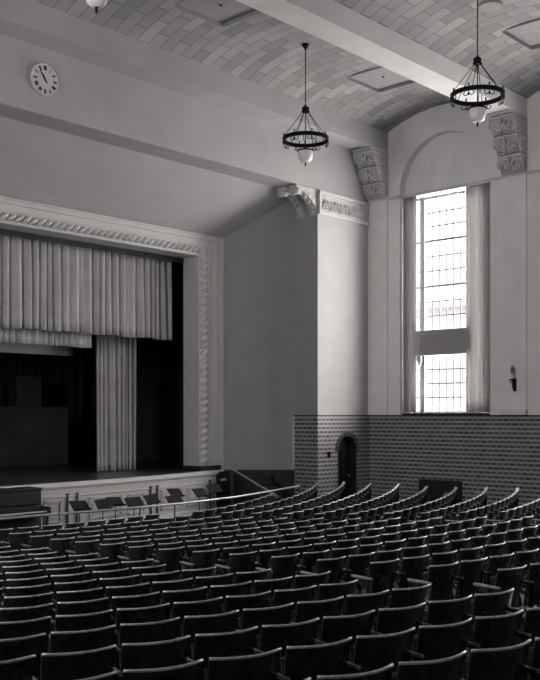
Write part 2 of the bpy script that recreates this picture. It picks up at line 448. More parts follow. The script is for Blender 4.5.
# proscenium wall and frame
OX0, OX1, OT, OB = 4.2, 21.44, E(5.17), E(-1.83)
mb = MB()
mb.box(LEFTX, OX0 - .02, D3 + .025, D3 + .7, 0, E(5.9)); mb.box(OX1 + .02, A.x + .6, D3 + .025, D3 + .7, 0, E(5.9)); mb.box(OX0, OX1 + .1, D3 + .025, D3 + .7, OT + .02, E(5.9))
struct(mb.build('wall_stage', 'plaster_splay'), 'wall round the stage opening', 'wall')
def frame_box(mb, i0, i1, d0, d1):
    """a band i0..i1 outward from the opening edge"""
    Y0, Y1 = D3 + d0, D3 + d1
    w = lambda i: i if i < .5 else .54 + (i - .54) * .405 / .165 + .105 * 0
    mb.box(OX1 + w(i0), OX1 + w(i1) + (.12 if i1 > .7 else 0), Y0, Y1, OB, OT + i1)
    mb.box(OX0 - i1, OX1 + w(i0), Y0, Y1, OT + i0, OT + i1)
    mb.box(OX0 - i1, OX0 - i0, Y0, Y1, OB, OT + i0)
mb = MB(); frame_box(mb, .0, .03, -.03, .72); frame_box(mb, .03, .36, .0, .02); frame_box(mb, .36, .54, -.02, .02)
frame_box(mb, .54, .66, -.06, .02); frame_box(mb, .66, .705, -.09, .02)
struct(mb.build('trim_6', mat_plain('frame_paint', .50, .6, .05, 4), bevel=.008), 'broad moulded frame round the stage opening', 'trim')
# rope moulding
mb = MB(); rc = .19; pitch = .30
def rope_piece(c, d, out):
    """one slanted lobe of the rope, d along the run, out the outward direction"""
    c = Vector(c); ax = Vector((.8, 0, .62)).normalized() if abs(d.x) > .5 else Vector((.8, 0, .5)).normalized(); fr = Vector((0, -1, 0)); sd = ax.cross(fr)
    m = Matrix((ax, sd, fr)).transposed()
    mb.ball(c, .17, .062, .13, m, 8, 6)
z = OB + .35
while z < OT - .02:
    rope_piece((OX1 + rc, D3 - .03, z), Vector((0, 0, 1)), Vector((1, 0, 0))); z += pitch * .78
x = OX1 + .05
while x > 12.0:
    rope_piece((x, D3 - .03, OT + rc), Vector((-1, 0, 0)), Vector((0, 0, 1))); x -= pitch * .78
struct(mb.build('trim_7', mat_plain('rope_paint', .62, .55, .05, 4), smooth=True), 'twisted rope moulding on the stage frame', 'trim')
mb = MB().box(OX1 - .03, 22.35, D3 - .12, D3 + .75, E(-1.83), E(-1.66))
struct(mb.build('baseboard_stage', 'dark_wood'), 'dark plinth at the foot of the stage frame', 'baseboard')
# frieze on the corner block
g = thing('frieze_panel', 'ornate leaf-carved plaster frieze across the top of the corner block', 'frieze', (TX, D1, E(6.6)))
L = W - TX - .10
MB().box(.05, L, -.05, 0, 0, .70).build('backing', 'ornament', g)
MB().box(0.02, L, -.10, 0, .62, .72).box(.02, L, -.08, 0, -.04, .03).box(.02, .09, -.09, 0, 0, .66).build('border', 'trim', g)
fr = MB(); k = 0; x = .28
def leaf(mb, c, mat3, s=1.0):
    """a palmette: five petals and two curls in the local x-z plane, facing local -y"""
    for a, l in ((-70, .10), (-35, .14), (0, .17), (35, .14), (70, .10)):
        q = Matrix.Rotation(R(a), 3, 'Y')
        off = mat3 @ (q @ Vector((0, -.01, l * s * .9)))
        mb.ball(Vector(c) + off, .034 * s, .075 * s, l * s * .75, mat3 @ q, 8, 5)
    for sx in (-1, 1):
        pts = [Vector(c) + mat3 @ Vector((sx * s * (.10 + .07 * (1 - t / 9) * math.cos(t * .75)), -.02 * s, s * (-.06 + .07 * (1 - t / 9) * math.sin(t * .75)))) for t in range(9)]
        mb.tube(pts, .022 * s, 5)
while x < L - .1:
    leaf(fr, (x, -.05, .22 + (.14 if k % 2 else 0)), Matrix.Identity(3) if k % 2 == 0 else Matrix.Rotation(math.pi, 3, 'Y'), .95); x += .26; k += 1
fr.build('leaf_relief', 'ornament', g, smooth=True)

# clock
cc = px(43.8, 80.3, Y=D1)
g = thing('wall_clock', 'round pale wall clock with dark roman numerals', 'clock', (cc.x, D1, cc.z))
ax = Matrix.Rotation(R(90), 4, 'X')
MB().lathe([(.36, 0), (.40, .01), (.40, .05), (.385, .072), (.365, .06)], (0, 0, 0), 48, ax).build('case', 'clock', g, smooth=False)
MB().lathe([(.365, .04), (.365, .062)], (0, 0, 0), 48, ax).build('dial', 'clock', g)
rom = ['XII', 'I', 'II', 'III', 'IIII', 'V', 'VI', 'VII', 'VIII', 'IX', 'X', 'XI']
for i, s in enumerate(rom):
    mb = MB(); a = R(30 * i); hh = .052; wd = {'I': .020, 'V': .040, 'X': .040}; tot = sum(wd[c] for c in s); x = -tot / 2
    T = Matrix.Rotation(a, 4, 'Y') @ Matrix.Translation((0, -.066, .285))
    for c in s:
        w_ = wd[c]
        if c == 'I': st = [(x + w_ / 2, x + w_ / 2)]
        elif c == 'V': st = [(x + w_ / 2, x + .006), (x + w_ / 2, x + w_ - .006)]
        else: st = [(x + .006, x + w_ - .006), (x + w_ - .006, x + .006)]
        for (b0, b1) in st:
            t_ = .0075
            mb.add([T @ Vector(v) for v in ((b0 - t_, 0, -hh), (b0 + t_, 0, -hh), (b1 + t_, 0, hh), (b1 - t_, 0, hh), (b0 - t_, .004, -hh), (b0 + t_, .004, -hh), (b1 + t_, .004, hh), (b1 - t_, .004, hh))],
                   [(0, 1, 2, 3), (7, 6, 5, 4), (0, 4, 5, 1), (1, 5, 6, 2), (2, 6, 7, 3), (3, 7, 4, 0)])
        x += w_
    mb.build('numeral', 'black', g)
for nm, ang, l, w_ in (('minute_hand', -37, .27, .014), ('hour_hand', -33, .17, .024)):
    T = Matrix.Rotation(R(ang), 4, 'Y')
    yy = -.078 if nm[0] == 'm' else -.072
    pts = [(-w_ * .6, -.09), (w_ * .6, -.09), (w_, l * .7), (0, l), (-w_, l * .7)]
    MB().prism(pts, lambda a, b, d: T @ Vector((a, d, b)), yy, yy + .004).build(nm, 'black', g)

# ------------------------------------------------------------------ ceiling: beams, vaults
def beam(y0, y1, n, bottom=9.12, mt='plaster'):
    mb = MB().box(LEFTX, W, y0, y1, E(bottom), E(10.6))
    struct(mb.build('trim_%d' % n, mt), 'wide plaster ceiling beam crossing the hall', 'trim')
SP, CR = 9.66, 10.14
def vault_h(y, y0, y1):
    w = (y1 - y0) / 2; s = CR - SP; r_ = (w * w + s * s) / (2 * s); d = y - (y0 + y1) / 2
    return math.sqrt(r_ * r_ - d * d) - (r_ - s) + SP
mb = MB()
spans = [(edges[k + 1] - .0, edges[k] - .8) for k in range(4)]
PANELS = {0: [16.75, 23.6], 1: [23.6], 2: [], 3: []}; PW_, PL_ = .85, .76
for k, (y0, y1) in enumerate(spans):
    N = 24; yc = (y0 + y1) / 2
    ysr = sorted([y0 + (y1 - y0) * i / N for i in range(N + 1)] + [yc - PL_, yc + PL_])
    xsr = [LEFTX] + [v for p in PANELS[k] for v in (p - PW_, p + PW_)] + [W]
    for a, b in zip(ysr, ysr[1:]):
        if b - a < 1e-4: continue
        for x0, x1 in zip(xsr, xsr[1:]):
            if any(abs((x0 + x1) / 2 - p) < .1 for p in PANELS[k]) and abs((a + b) / 2 - yc) < PL_: continue
            mb.quad((x0, a, E(vault_h(a, y0, y1))), (x1, a, E(vault_h(a, y0, y1))), (x1, b, E(vault_h(b, y0, y1))), (x0, b, E(vault_h(b, y0, y1))))
struct(mb.build('ceiling', 'vault', smooth=True), 'shallow tiled vaults between the ceiling beams', 'ceiling')
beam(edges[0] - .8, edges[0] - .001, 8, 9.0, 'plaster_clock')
for k in range(1, 4): beam(edges[k] - .8, edges[k], 8 + k)
mb = MB().box(LEFTX, W, BACKY, edges[4], E(9.12), E(10.6)); struct(mb.build('trim_12', 'plaster'), 'wide plaster ceiling beam at the back of the hall', 'trim')
mb = MB().box(LEFTX - .4, W + 1.2, BACKY - .4, 21.2, E(10.6), E(10.8)); struct(mb.build('ceiling_slab', 'plaster'), 'roof slab over the vaults', 'ceiling')

# square grilles under the vault crown
def grille(xc, k, label):
    y0, y1 = spans[k]; yc = (y0 + y1) / 2; g = thing('ceiling_panel', label, 'ceiling panel', (xc, yc, E(CR)))
    w, l = PW_, PL_; dep = .05
    MB().box(-w - .05, w + .05, -l - .05, l + .05, dep, dep + .03).build('panel', 'grille', g)
    e = MB(); lo = vault_h(yc + l, y0, y1) - CR
    e.box(-w - .03, -w, -l - .03, l + .03, lo, dep).box(w, w + .03, -l - .03, l + .03, lo, dep).box(-w, w, -l - .03, -l, lo, dep).box(-w, w, l, l + .03, lo, dep)
    e.build('edge_frame', 'grille', g)
    MB().lathe([(.03, dep - .03), (.03, dep)], (0, 0, 0), 10).build('fixing', 'black', g)
grille(16.75, 0, 'square flat ceiling panel nearest the clock wall, left of the middle chandelier')
grille(23.6, 0, 'square flat ceiling panel right of the middle chandelier, above the corner')
grille(23.6, 1, 'square flat ceiling panel at the right edge beyond the near beam')
o = MB().lathe([(.28, -.0), (.30, .03), (.30, .06)], (0, 0, 0), 28).build('ceiling_vent', 'grille', loc=(21.15, 12.0, E(CR) - .07))
tag(o, 'round flat ceiling vent beside the rod of the right-hand chandelier', 'ceiling vent')

# ------------------------------------------------------------------ corbels on the side wall
def corbel(ye, label):
    """ye: near edge of the beam (towards the camera); runs back .8"""
    g = thing('corbel', label, 'corbel', (W - .012, ye + .385, E(7.43)), group='carved corbels under the ceiling beams on the side wall')
    tiers = [(.0, .47, .16, .40), (.50, .97, .42, .66), (1.0, 1.47, .68, .92)]
    for (z0, z1, p0, p1) in tiers:
        t = MB(); prof = [(0, z0), (p0, z0), (p0 + .05, z0 + .08), (p1 - .03, z1 - .12), (p1 + .03, z1 - .06), (p1 + .03, z1), (0, z1)]
        t = t.prism([(-a, b) for a, b in prof], lambda a, b, d: (a, d, b), -.40, .40).build('tier', 'ornament', g, bevel=.01)
        lm = MB(); sl = math.atan2(p1 - p0 - .08, z1 - z0 - .2)
        m3 = Matrix.Rotation(R(-90), 3, 'Z') @ Matrix.Rotation(sl, 3, 'X')
        cx = -(p0 + p1) / 2 - .02; cz = (z0 + z1) / 2 - .13
        leaf(lm, (cx, 0, cz), m3, 1.3)
        for s in (-1, 1):
            leaf(lm, (cx, s * .24, cz + .02), m3 @ Matrix.Rotation(R(-25 * s), 3, 'Y'), .7)
        for s in (-1, 1):      # curls on both cheeks
            for (rr, ox) in ((.13, p1 - .12), (.09, p1 - .36)):
                if ox < .1: continue
                pts = [(-ox + rr * (1 - k / 16) * math.cos(k * .7), s * .41, (z0 + z1) / 2 + rr * (1 - k / 16) * math.sin(k * .7)) for k in range(16)]
                lm.tube(pts, .024, 6)
        lm.build('leaf_relief', 'ornament', t, smooth=True)
    MB().box(-.97, 0, -.40, .40, 1.49, 1.56).build('cap', 'trim', g)
    if ye < edges[0] - .9: g.scale = (1, 1, 1.08)
corbel(edges[0] - .8, 'carved leaf corbel high in the corner beside the clock wall')
corbel(edges[1] - .8, 'carved leaf corbel right of the arched window recess, behind the right chandelier')
corbel(edges[2] - .8, 'carved leaf corbel beyond the right edge, nearer the camera')

# console carrying the clock-wall beam at the corner block
g = thing('console_bracket', 'pair of curled scroll brackets under the clock wall beam at the corner block', 'bracket', (TX - .012, D1 + .005, E(6.50)))
for y0 in (.02, .56):
    pr = [(0, 0)]
    for i in range(13):
        t = i / 12; pr.append((-.98 * (1 - math.cos(t * math.pi / 2)) ** .9 - .0, .80 * math.sin(t * math.pi / 2) * .9))
    pr += [(-1.03, .74), (-1.03, .845), (0, .845)]
    s_ = MB().prism(pr, lambda a, b, d: (a, d, b), y0, y0 + .29).build('scroll', 'ornament', g, bevel=.012)
    lm = MB()
    lm.lathe([(.10, y0 - .02), (.10, y0 + .31)], (-.92, 0, .66), 16, Matrix.Rotation(R(90), 4, 'X') @ Matrix.Scale(-1, 4, (0, 0, 1)))
    for i in range(5):
        t = (i + .6) / 6; cx = -.98 * (1 - math.cos(t * math.pi / 2)) ** .9; cz = .72 * math.sin(t * math.pi / 2)
        lm.ball((cx - .03, y0 + .145, cz - .02), .05, .10, .09, Matrix.Rotation(-.6, 3, 'Y'), 8, 6)
        lm.ball((cx + .06, y0 - .0, cz + .05), .06, .03, .05, None, 8, 5)
    lm.build('leaf_relief', 'ornament', s_, smooth=True)
MB().box(-.45, 0, .01, .86, .80, .845).build('cap', 'trim', g)

# ------------------------------------------------------------------ chandeliers
def chandelier(x, y, top, label, dz=0.0):
    g = thing('chandelier', label, 'chandelier', (x, y, E(0) + dz), group='iron ring chandeliers with glass bowls')
    r0 = .61; zr = 7.53
    MB().lathe([(.09, top), (.10, top - .03), (.03, top - .14), (.015, top - .18)], n=16).build('canopy', 'black', g)
    rod = MB(); k = 0; z = top - .16
    rod.tube([(0, 0, top - .1), (0, 0, 8.4)], .011, 6)
    while z > 8.42:
        rod.ball((0, 0, z), .017, .017, .03, None, 6, 4); z -= .10
    rod.build('chain', 'black', g)
    MB().box(-.07, .07, -.07, .07, 8.30, 8.42).box(-.085, .085, -.085, .085, 8.27, 8.30).lathe([(.05, 8.42), (.02, 8.48)], n=10).build('hub', 'black', g)
    rg = MB(); n = 48
    for (ra, rb_, za, zb) in ((r0 - .012, r0 + .012, zr - .04, zr + .04), (r0 - .025, r0 + .025, zr + .035, zr + .05), (r0 - .025, r0 + .025, zr - .05, zr - .035)):
        vs = []; fs = []
        for i in range(n):
            a = 2 * math.pi * i / n
            for (q, zz) in ((ra, za), (rb_, za), (rb_, zb), (ra, zb)): vs.append((q * math.cos(a), q * math.sin(a), zz))
        for i in range(n):
            for j in range(4): fs.append((i * 4 + j, i * 4 + (j + 1) % 4, ((i + 1) % n) * 4 + (j + 1) % 4, ((i + 1) % n) * 4 + j))
        rg.add(vs, fs)
    rg = rg.build('ring', 'black', g)
    for i in range(8):
        a = 2 * math.pi * i / 8 + .2; T = Matrix.Rotation(a, 4, 'Z')
        s = MB()
        for sg in (-1, 1):
            pts = []
            for k in range(14):
                q = k / 13; ra = .075 * (1 - .7 * q); th = q * 4.6
                pts.append(T @ Vector((r0, sg * (.085 - ra * math.cos(th) * 1.0), zr - .10 - ra * math.sin(th) * .9)))
            s.tube(pts, .011, 5)
        s.ball(T @ Vector((r0, 0, zr - .12)), .018, .018, .05, None, 6, 4)
        s.ball(T @ Vector((r0, 0, zr + .10)), .02, .02, .04, None, 6, 4).tube([T @ Vector((r0, 0, zr + .03)), T @ Vector((r0, 0, zr + .10))], .008, 5).tube([T @ Vector((r0, 0, zr - .13)), T @ Vector((r0, 0, zr - .03))], .008, 5)
        s.build('scroll', 'black', rg)
    for i in range(6):
        a = 2 * math.pi * i / 6 + .35
        MB().tube([(.06 * math.cos(a), .06 * math.sin(a), 8.30), (r0 * math.cos(a), r0 * math.sin(a), zr + .05)], .009, 6).build('suspension_rod', 'black', g)
    st = MB().tube([(0, 0, 8.3), (0, 0, 7.22)], .012, 6)
    for i in range(4):
        a = 2 * math.pi * i / 4 + .6
        st.tube([(.2 * math.cos(a), .2 * math.sin(a), 7.22), (.28 * math.cos(a), .28 * math.sin(a), 7.36), (r0 * math.cos(a), r0 * math.sin(a), zr - .05)], .010, 6)
    st.lathe([(.21, 7.20), (.225, 7.21), (.225, 7.235), (.21, 7.24)], n=28)
    st.build('bowl_holder', 'black', g)
    prof = [(.205, 7.22), (.21, 7.17), (.20, 7.08), (.18, 7.00), (.15, 6.945), (.10, 6.91), (.02, 6.90)]
    MB().lathe(prof, n=28).build('glass_bowl', 'bowl', g, smooth=True)
    MB().lathe([(.035, 6.905), (.02, 6.88), (.025, 6.83), (.008, 6.79)], n=10).build('finial', 'black', g)
YC = (spans[0][0] + spans[0][1]) / 2
chandelier(20.0, YC, CR, 'black iron ring chandelier hanging before the clock wall, over the corner')
chandelier(20.0, 11.69, CR - .0, 'large black iron ring chandelier at upper right, in front of the ceiling beam')
chandelier(9.85, 12.95, 9.98, 'chandelier at the top left edge, only its glass bowl tip showing', -.10)

# sconce on the pilaster
sp = px(515, 379, X=W - .07)
g = thing('wall_sconce', 'small black iron candle sconce on the pilaster right of the window', 'sconce', (W - .07, sp.y, sp.z))
MB().box(-.03, 0, -.05, .05, -.36, .02).lathe([(.05, -.0), (.03, .03)], (-.02, 0, -.38), 10).build('backplate', 'black', g)
MB().tube([(-.02, 0, -.25), (-.10, 0, -.30), (-.17, 0, -.24), (-.18, 0, -.05)], .018, 8).tube([(-.02, 0, -.08), (-.12, .1, -.10), (-.16, .1, -.03)], .014, 8).build('arm', 'black', g)
MB().lathe([(.02, -.06), (.07, -.03), (.075, .0), (.05, .0)], (-.18, 0, 0), 16).build('drip_pan', 'black', g)
MB().lathe([(.045, 0), (.05, .12), (.045, .17)], (-.18, 0, 0), 16).build('candle', 'ivory', g)
MB().lathe([(.03, .16), (.055, .22), (.06, .28), (.035, .36), (.005, .42)], (-.18, 0, 0), 16).build('lamp_shade', mat_plain('smoked_glass', .12, .3, .1, 5), g, smooth=True)

# radiator grille under the window
g0 = px(420, 479, X=W - .05); g1 = px(462, 479, X=W - .05)
g = thing('radiator_grille', 'low dark radiator grille against the brick wall under the window', 'radiator', (W - .05, (g0.y + g1.y) / 2, floor_z(W, 16)))
hw = abs(g0.y - g1.y) / 2; ht = g0.z - floor_z(W, 16)
MB().box(-.09, .01, -hw, hw, .0, ht).build('case', 'radiator', g, bevel=.015)
mb = MB(); nn = 26
for i in range(nn): y = -hw + .06 + (2 * hw - .12) * i / (nn - 1); mb.box(-.11, -.085, y - .012, y + .012, .1, ht - .06)
mb.build('slats', 'radiator', g)

# ------------------------------------------------------------------ stage
def apY(X): return 22.72 - 1.3 * (1 - ((X - 12.8) / 9.7) ** 2)
SZ = E(-1.83)
mb = MB(); N = 40; x0, x1 = 3.1, 22.45
front = [(x0 + (x1 - x0) * i / N, apY(x0 + (x1 - x0) * i / N)) for i in range(N + 1)]
for (a, b), (c, d) in zip(front, front[1:]):
    mb.quad((a, b + .1, SZ), (c, d + .1, SZ), (c, D3 + .6, SZ), (a, D3 + .6, SZ))
mb.quad((1, D3 + .6, SZ), (25, D3 + .6, SZ), (25, 34, SZ), (1, 34, SZ))
struct(mb.build('floor_stage', 'stage_floor'), 'dark boarded stage floor with a dull shine', 'floor')
def strip(mb, z0, z1, o0, o1):
    """band following the apron front; o = how far in front of it"""
    for (a, b), (c, d) in zip(front, front[1:]):
        vs = [(a, b - o1, z0), (c, d - o1, z0), (c, d - o1, z1), (a, b - o1, z1), (a, b - o0, z0), (c, d - o0, z0), (c, d - o0, z1), (a, b - o0, z1)]
        mb.add(vs, [(0, 1, 2, 3), (7, 6, 5, 4), (3, 2, 6, 7), (0, 4, 5, 1)])
mb = MB(); strip(mb, 0, SZ - .02, -.12, 0)
for (a, b) in ((x0, apY(x0)), (x1, apY(x1))): mb.quad((a, b - .0, 0), (a, D3 + .1, 0), (a, D3 + .1, SZ), (a, b, SZ))
struct(mb.build('wall_apron', 'apron'), 'pale panelled front of the stage apron', 'wall')
mb = MB(); strip(mb, SZ - .09, SZ + .015, -.14, .07); strip(mb, SZ - .13, SZ - .09, 0, .03); strip(mb, SZ - .36, SZ - .33, 0, .025); strip(mb, 0, .12, 0, .03)
struct(mb.build('trim_13', mat_plain('lip_paint', .60, .4, .05, 4)), 'pale rounded nosing and mouldings along the stage front', 'trim')
# raised panels and dark pairs of uprights
def apmat(xc):
    t = math.atan2(apY(xc + .1) - apY(xc - .1), .2)
    return Matrix.Translation((xc, apY(xc), 0)) @ Matrix.Rotation(t, 4, 'Z')
mb = MB(); dk = MB()
def onap(x, y): 
    X = 16.0
    for _ in range(30):
        p = px(x, y, Y=apY(X)); X = p.x
    return X
for (a, b) in ((43, 62), (88, 123), (127, 145), (160, 183), (186, 206)):
    xa, xb = onap(a, 500), onap(b, 500); T = apmat((xa + xb) / 2); hw = (xb - xa) / 2 - .03; z1 = SZ - .45; z0 = .25
    mb.obox(T, -hw, hw, -.03, 0, z1 - .05, z1); mb.obox(T, -hw, hw, -.03, 0, z0, z0 + .05)
    mb.obox(T, -hw, -hw + .05, -.03, 0, z0, z1); mb.obox(T, hw - .05, hw, -.03, 0, z0, z1)
    mb.obox(T, -hw + .13, hw - .13, -.02, 0, z0 + .13, z1 - .13)
for a in (67, 76.7, 150, 156.7, 209, 217):
    T = apmat(onap(a, 500)); dk.obox(T, -.016, .016, -.05, 0, .0, SZ - .30); dk.obox(T, -.032, .032, -.06, 0, SZ - .33, SZ - .28)
struct(mb.build('trim_14', 'apron'), 'raised panel mouldings on the stage front', 'trim')
struct(dk.build('trim_15', 'groove'), 'pairs of thin dark uprights on the stage front', 'trim')
# stage house
mb = MB()
mb.quad((1, 34, 0), (25, 34, 0), (25, 34, E(9)), (1, 34, E(9))); mb.quad((25, D3 + .7, 0), (25, 34, 0), (25, 34, E(9)), (25, D3 + .7, E(9)))
mb.quad((1, D3 + .7, 0), (1, 34, 0), (1, 34, E(9)), (1, D3 + .7, E(9))); mb.quad((1, D3 + .6, E(9)), (25, D3 + .6, E(9)), (25, 34, E(9)), (1, 34, E(9)))
mb.quad((1, D3 + .71, E(5)), (25, D3 + .71, E(5)), (25, D3 + .71, E(9)), (1, D3 + .71, E(9))); mb.quad((OX1 + .05, D3 + .71, 0), (25, D3 + .71, 0), (25, D3 + .71, E(9)), (OX1 + .05, D3 + .71, E(9)))
struct(mb.build('wall_stage_house', 'backdrop'), 'black walls of the stage house', 'wall')
drape('stage_valance', 'drape', (9.0, 24.0), (21.42, 24.0), E(2.49), E(5.6), 42, .12, 'deep pleated grey valance hanging across the top of the stage', 'valance', 21, hem=.02, gather=.5, nz=10, wob=.3)
drape('stage_border', 'drape', (9.0, 24.45), (18.35, 24.45), E(2.10), E(5.0), 36, .06, 'second shorter row of pleats showing below the deep valance', 'valance', 22, hem=.01)
drape('border_cloth', 'drape_light', (10.0, 26.3), (19.05, 26.3), E(1.95), E(4.5), 3, .03, 'plain pale border cloth behind the valance, left part of the stage', 'border', 23)
drape('stage_curtain', 'drape', (19.02, 25.1), (20.72, 25.1), SZ + .01, E(4.8), 9, .11, 'tall grey pleated curtain leg standing near the right of the stage', 'curtain', 24, taper=.06, gather=.4, nz=24)
drape('backdrop_curtain', 'backdrop', (2, 32.5), (24, 32.5), SZ + .01, E(8), 50, .08, 'black curtain closing the back of the stage', 'curtain', 25, nz=4)
o = MB().box(14, 21.5, 30.0, 30.06, SZ, E(.30)).box(19.3, 20.3, 30.0, 30.06, E(.29), E(1.40)).build('stage_flat', 'flat')
tag(o, 'dim painted scenery flat standing at the back left of the dark stage', 'scenery flat')

# stair from the stage at the right
g = thing('stage_stair', 'dark wooden stair with sloping side rail at the right end of the stage', 'stair', (22.2, 22.0, 0))
p0 = px(233, 472, h=-1.80); p1 = px(277, 497, h=-2.42)
p0 = Vector((22.35, 22.1, E(-1.80))); 
dv = Vector((p1.x - p0.x, p1.y - p0.y, 0)); Ls = dv.length; dv.normalize(); nv = Vector((-dv.y, dv.x, 0)); nv = nv if nv.x > 0 else -nv
def sp_(t, n, z): return (p0.x - 22.2 + dv.x * t + nv.x * n, p0.y - 22.0 + dv.y * t + nv.y * n, z)
mb = MB(); ns = 8
prof = [(0, 0)]
for i in range(ns):
    zt = SZ * (1 - i / ns) - SZ / ns * .0; prof += [(i * .3, zt - .17 if i == 0 else zt - .17 + 0), ((i + 1) * .3, zt - .17)]
prof += [(ns * .3, 0)]
mb.prism(prof, lambda a, b, d: sp_(a, d, max(b, 0)), .12, 1.2).build('steps', 'dark_wood', g)
pr = [(0, 0), (0, p0.z - .05), (Ls, p1.z - .05), (Ls, 0)]
MB().prism(pr, lambda a, b, d: sp_(a, d, b), .0, .08).build('side_panel', 'dark_wood', g)
MB().tube([sp_(-.1, .04, p0.z), sp_(Ls, .04, p1.z)], .032, 8).build('handrail', 'rail', g)
mb = MB()
for i in range(1, 5):
    a = Ls * i / 5
    mb.prism([(a - .02, .15), (a - .02, (p0.z + (p1.z - p0.z) * i / 5) - .2), (a + .02, (p0.z + (p1.z - p0.z) * i / 5) - .2), (a + .02, .15)], lambda q, b, d: sp_(q, d, b), -.02, .0)
mb.build('panel_batten', 'dark_wood', g)
sg = px(232, 479, Y=apY(22.3) - .12)
o = MB().box(-.13, .13, -.015, .015, -.03, .03).build('wall_label', mat_plain('white_card', .6, .6, .02, 5), loc=(22.3, apY(22.3) - .14, sg.z))
tag(o, 'tiny white card fixed at the right end of the stage front', 'card')
MB().box(22.05, 22.75, apY(22.3) - .12, apY(22.3) + .1, 0, SZ - .03).build('trim_16', 'dark_wood')
struct(bpy.data.objects['trim_16'], 'dark end post of the stage front', 'trim')

# pit railing
RP = [(9.5, 18.15), (11.2, 18.1), (12.2, 18.08), (13.6, 17.95), (14.9, 17.9), (16.2, 17.92), (17.3, 18.05), (18.7, 18.3), (20.0, 18.7), (21.4, 19.15), (22.8, 19.65)]
g = thing('pit_railing', 'long curved metal railing in front of the first row of seats', 'railing', (16, 18, 0))
MB().tube([(x - 16, y - 18, 0.90) for x, y in RP], .03, 8).build('top_rail', 'rail', g, smooth=True)
for x, y in RP[::2]:
    MB().tube([(x - 16, y - 18, 0), (x - 16, y - 18, .89)], .022, 6).build('post', 'rail_post', g)
def rail_y(x):
    for (a, b), (c, d) in zip(RP, RP[1:]):
        if a <= x <= c: return b + (d - b) * (x - a) / (c - a)
    return RP[0][1] if x < RP[0][0] else RP[-1][1]

# upright piano
g = thing('upright_piano', 'dark upright piano against the stage front at the left edge', 'piano', (13.17, 20.85, 0))
MB().box(-.76, .76, -.28, .28, .0, 1.25).build('case', 'dark_wood', g, bevel=.015)
MB().box(-.79, .79, -.32, .30, 1.25, 1.29).build('lid', 'dark_wood', g, bevel=.01)
MB().box(-.78, .78, -.66, -.28, .60, .70).box(-.78, -.70, -.66, -.28, .70, .84).box(.70, .78, -.66, -.28, .70, .84).build('key_bed', 'dark_wood', g, bevel=.015)
MB().box(-.68, .68, -.64, -.42, .70, .735).build('white_keys', 'ivory', g)
mb = MB()
for i in range(36):
    if i % 7 in (2, 6): continue
    x = -.66 + i * .0367 + .03; mb.box(x - .008, x + .008, -.55, -.42, .73, .75)
mb.build('black_keys', 'black', g)
MB().box(-.70, .70, -.43, -.29, .70, .86).build('fallboard', 'dark_wood', g, bevel=.01)
MB().box(-.62, .62, -.33, -.30, .92, 1.22).box(-.66, .66, -.38, -.30, .90, .93).build('music_desk', 'dark_wood', g)
for s in (-1, 1):
    MB().lathe([(.05, 0), (.04, .06), (.03, .2), (.045, .5), (.05, .6)], (s * .72, -.58, 0), 12).build('leg', 'dark_wood', g)

# music stands
stands = [(80, 505.5, 9, 19.3, 22, 'first at the left'), (103.5, 504.5, 6, 19.2, 5, 'half hidden'), (116, 501.5, 7, 19.7, 24, ''), (134.5, 502, 7.5, 19.5, 10, ''),
          (152, 499, 10, 20.4, 3, ''), (175.5, 492.5, 6.5, 20.4, 24, ''), (175, 500, 7.5, 19.4, 12, ''), (200, 492.5, 9, 20.0, 20, ''), (214.5, 488.5, 7.5, 20.6, 8, '')]
lab = ['black music stand farthest left, just right of the piano', 'narrow black music stand second from the piano', 'black music stand tipped high, third from the piano',
       'low black music stand fourth from the piano', 'wide level black music stand at the middle of the stage front', 'high tilted black music stand behind a lower one, right of middle',
       'low black music stand in front of the high tilted one', 'large tilted black music stand near the right end of the stage', 'black music stand farthest right, against the end post']
for (x, y, w, Y, tilt, _), lb in zip(stands, lab):
    p = px(x, y, Y=Y); zz = (p.x * S_ + p.y * C_); hw = w * zz / F / .8
    rz = R(random.uniform(-8, 8)) + R(14); hw = min(hw * 1.3, .30)
    g = thing('music_stand', lb, 'music stand', (p.x, p.y, 0), rz, 'black music stands in the pit')
    T = Matrix.Translation((0, 0, p.z)) @ Matrix.Rotation(R(tilt * .25 - 3), 4, 'Y') @ Matrix.Rotation(R(-30 - tilt * .5), 4, 'X')
    MB().obox(T, -hw, hw, 0, .012, -.13, .15).obox(T, -hw, hw, -.05, .012, -.145, -.13).build('desk', 'black', g)
    MB().tube([(0, .02, .12), (0, .02, p.z - .02)], .012, 6).build('pole', 'iron', g)
    for i in range(3):
        a = R(90 + 120 * i); MB().tube([(0, .02, .22), (.28 * math.cos(a), .02 + .28 * math.sin(a), .012)], .010, 6).build('leg', 'iron', g)

# ------------------------------------------------------------------ left and back walls
mb = MB(); ly0, ly1, lz0, lz1 = 10.3, 13.0, E(.9), E(6.9)
for (p, q, r_, t) in ((BACKY, ly0, -.2, E(10.6)), (ly1, D3 + .1, -.2, E(10.6)), (ly0, ly1, -.2, lz0), (ly0, ly1, lz1, E(10.6))):
    mb.quad((LEFTX, p, r_), (LEFTX, q, r_), (LEFTX, q, t), (LEFTX, p, t))
for (A_, B_) in (((ly0, lz0), (ly1, lz0)), ((ly1, lz0), (ly1, lz1)), ((ly1, lz1), (ly0, lz1)), ((ly0, lz1), (ly0, lz0))):
    mb.quad((LEFTX, A_[0], A_[1]), (LEFTX, B_[0], B_[1]), (LEFTX - .4, B_[0], B_[1]), (LEFTX - .4, A_[0], A_[1]))
g = sgroup('window_5', 'unseen window added in the left wall, fills the right wall with daylight', 'window', (LEFTX - .2, (ly0 + ly1) / 2, 0))  # added opening, gives the side wall extra daylight
fm = MB(); hw_ = (ly1 - ly0) / 2
for i in range(4): y = -hw_ + 2 * hw_ * i / 3; fm.box(-.05, .05, y - .06, y + .06, lz0, lz1)
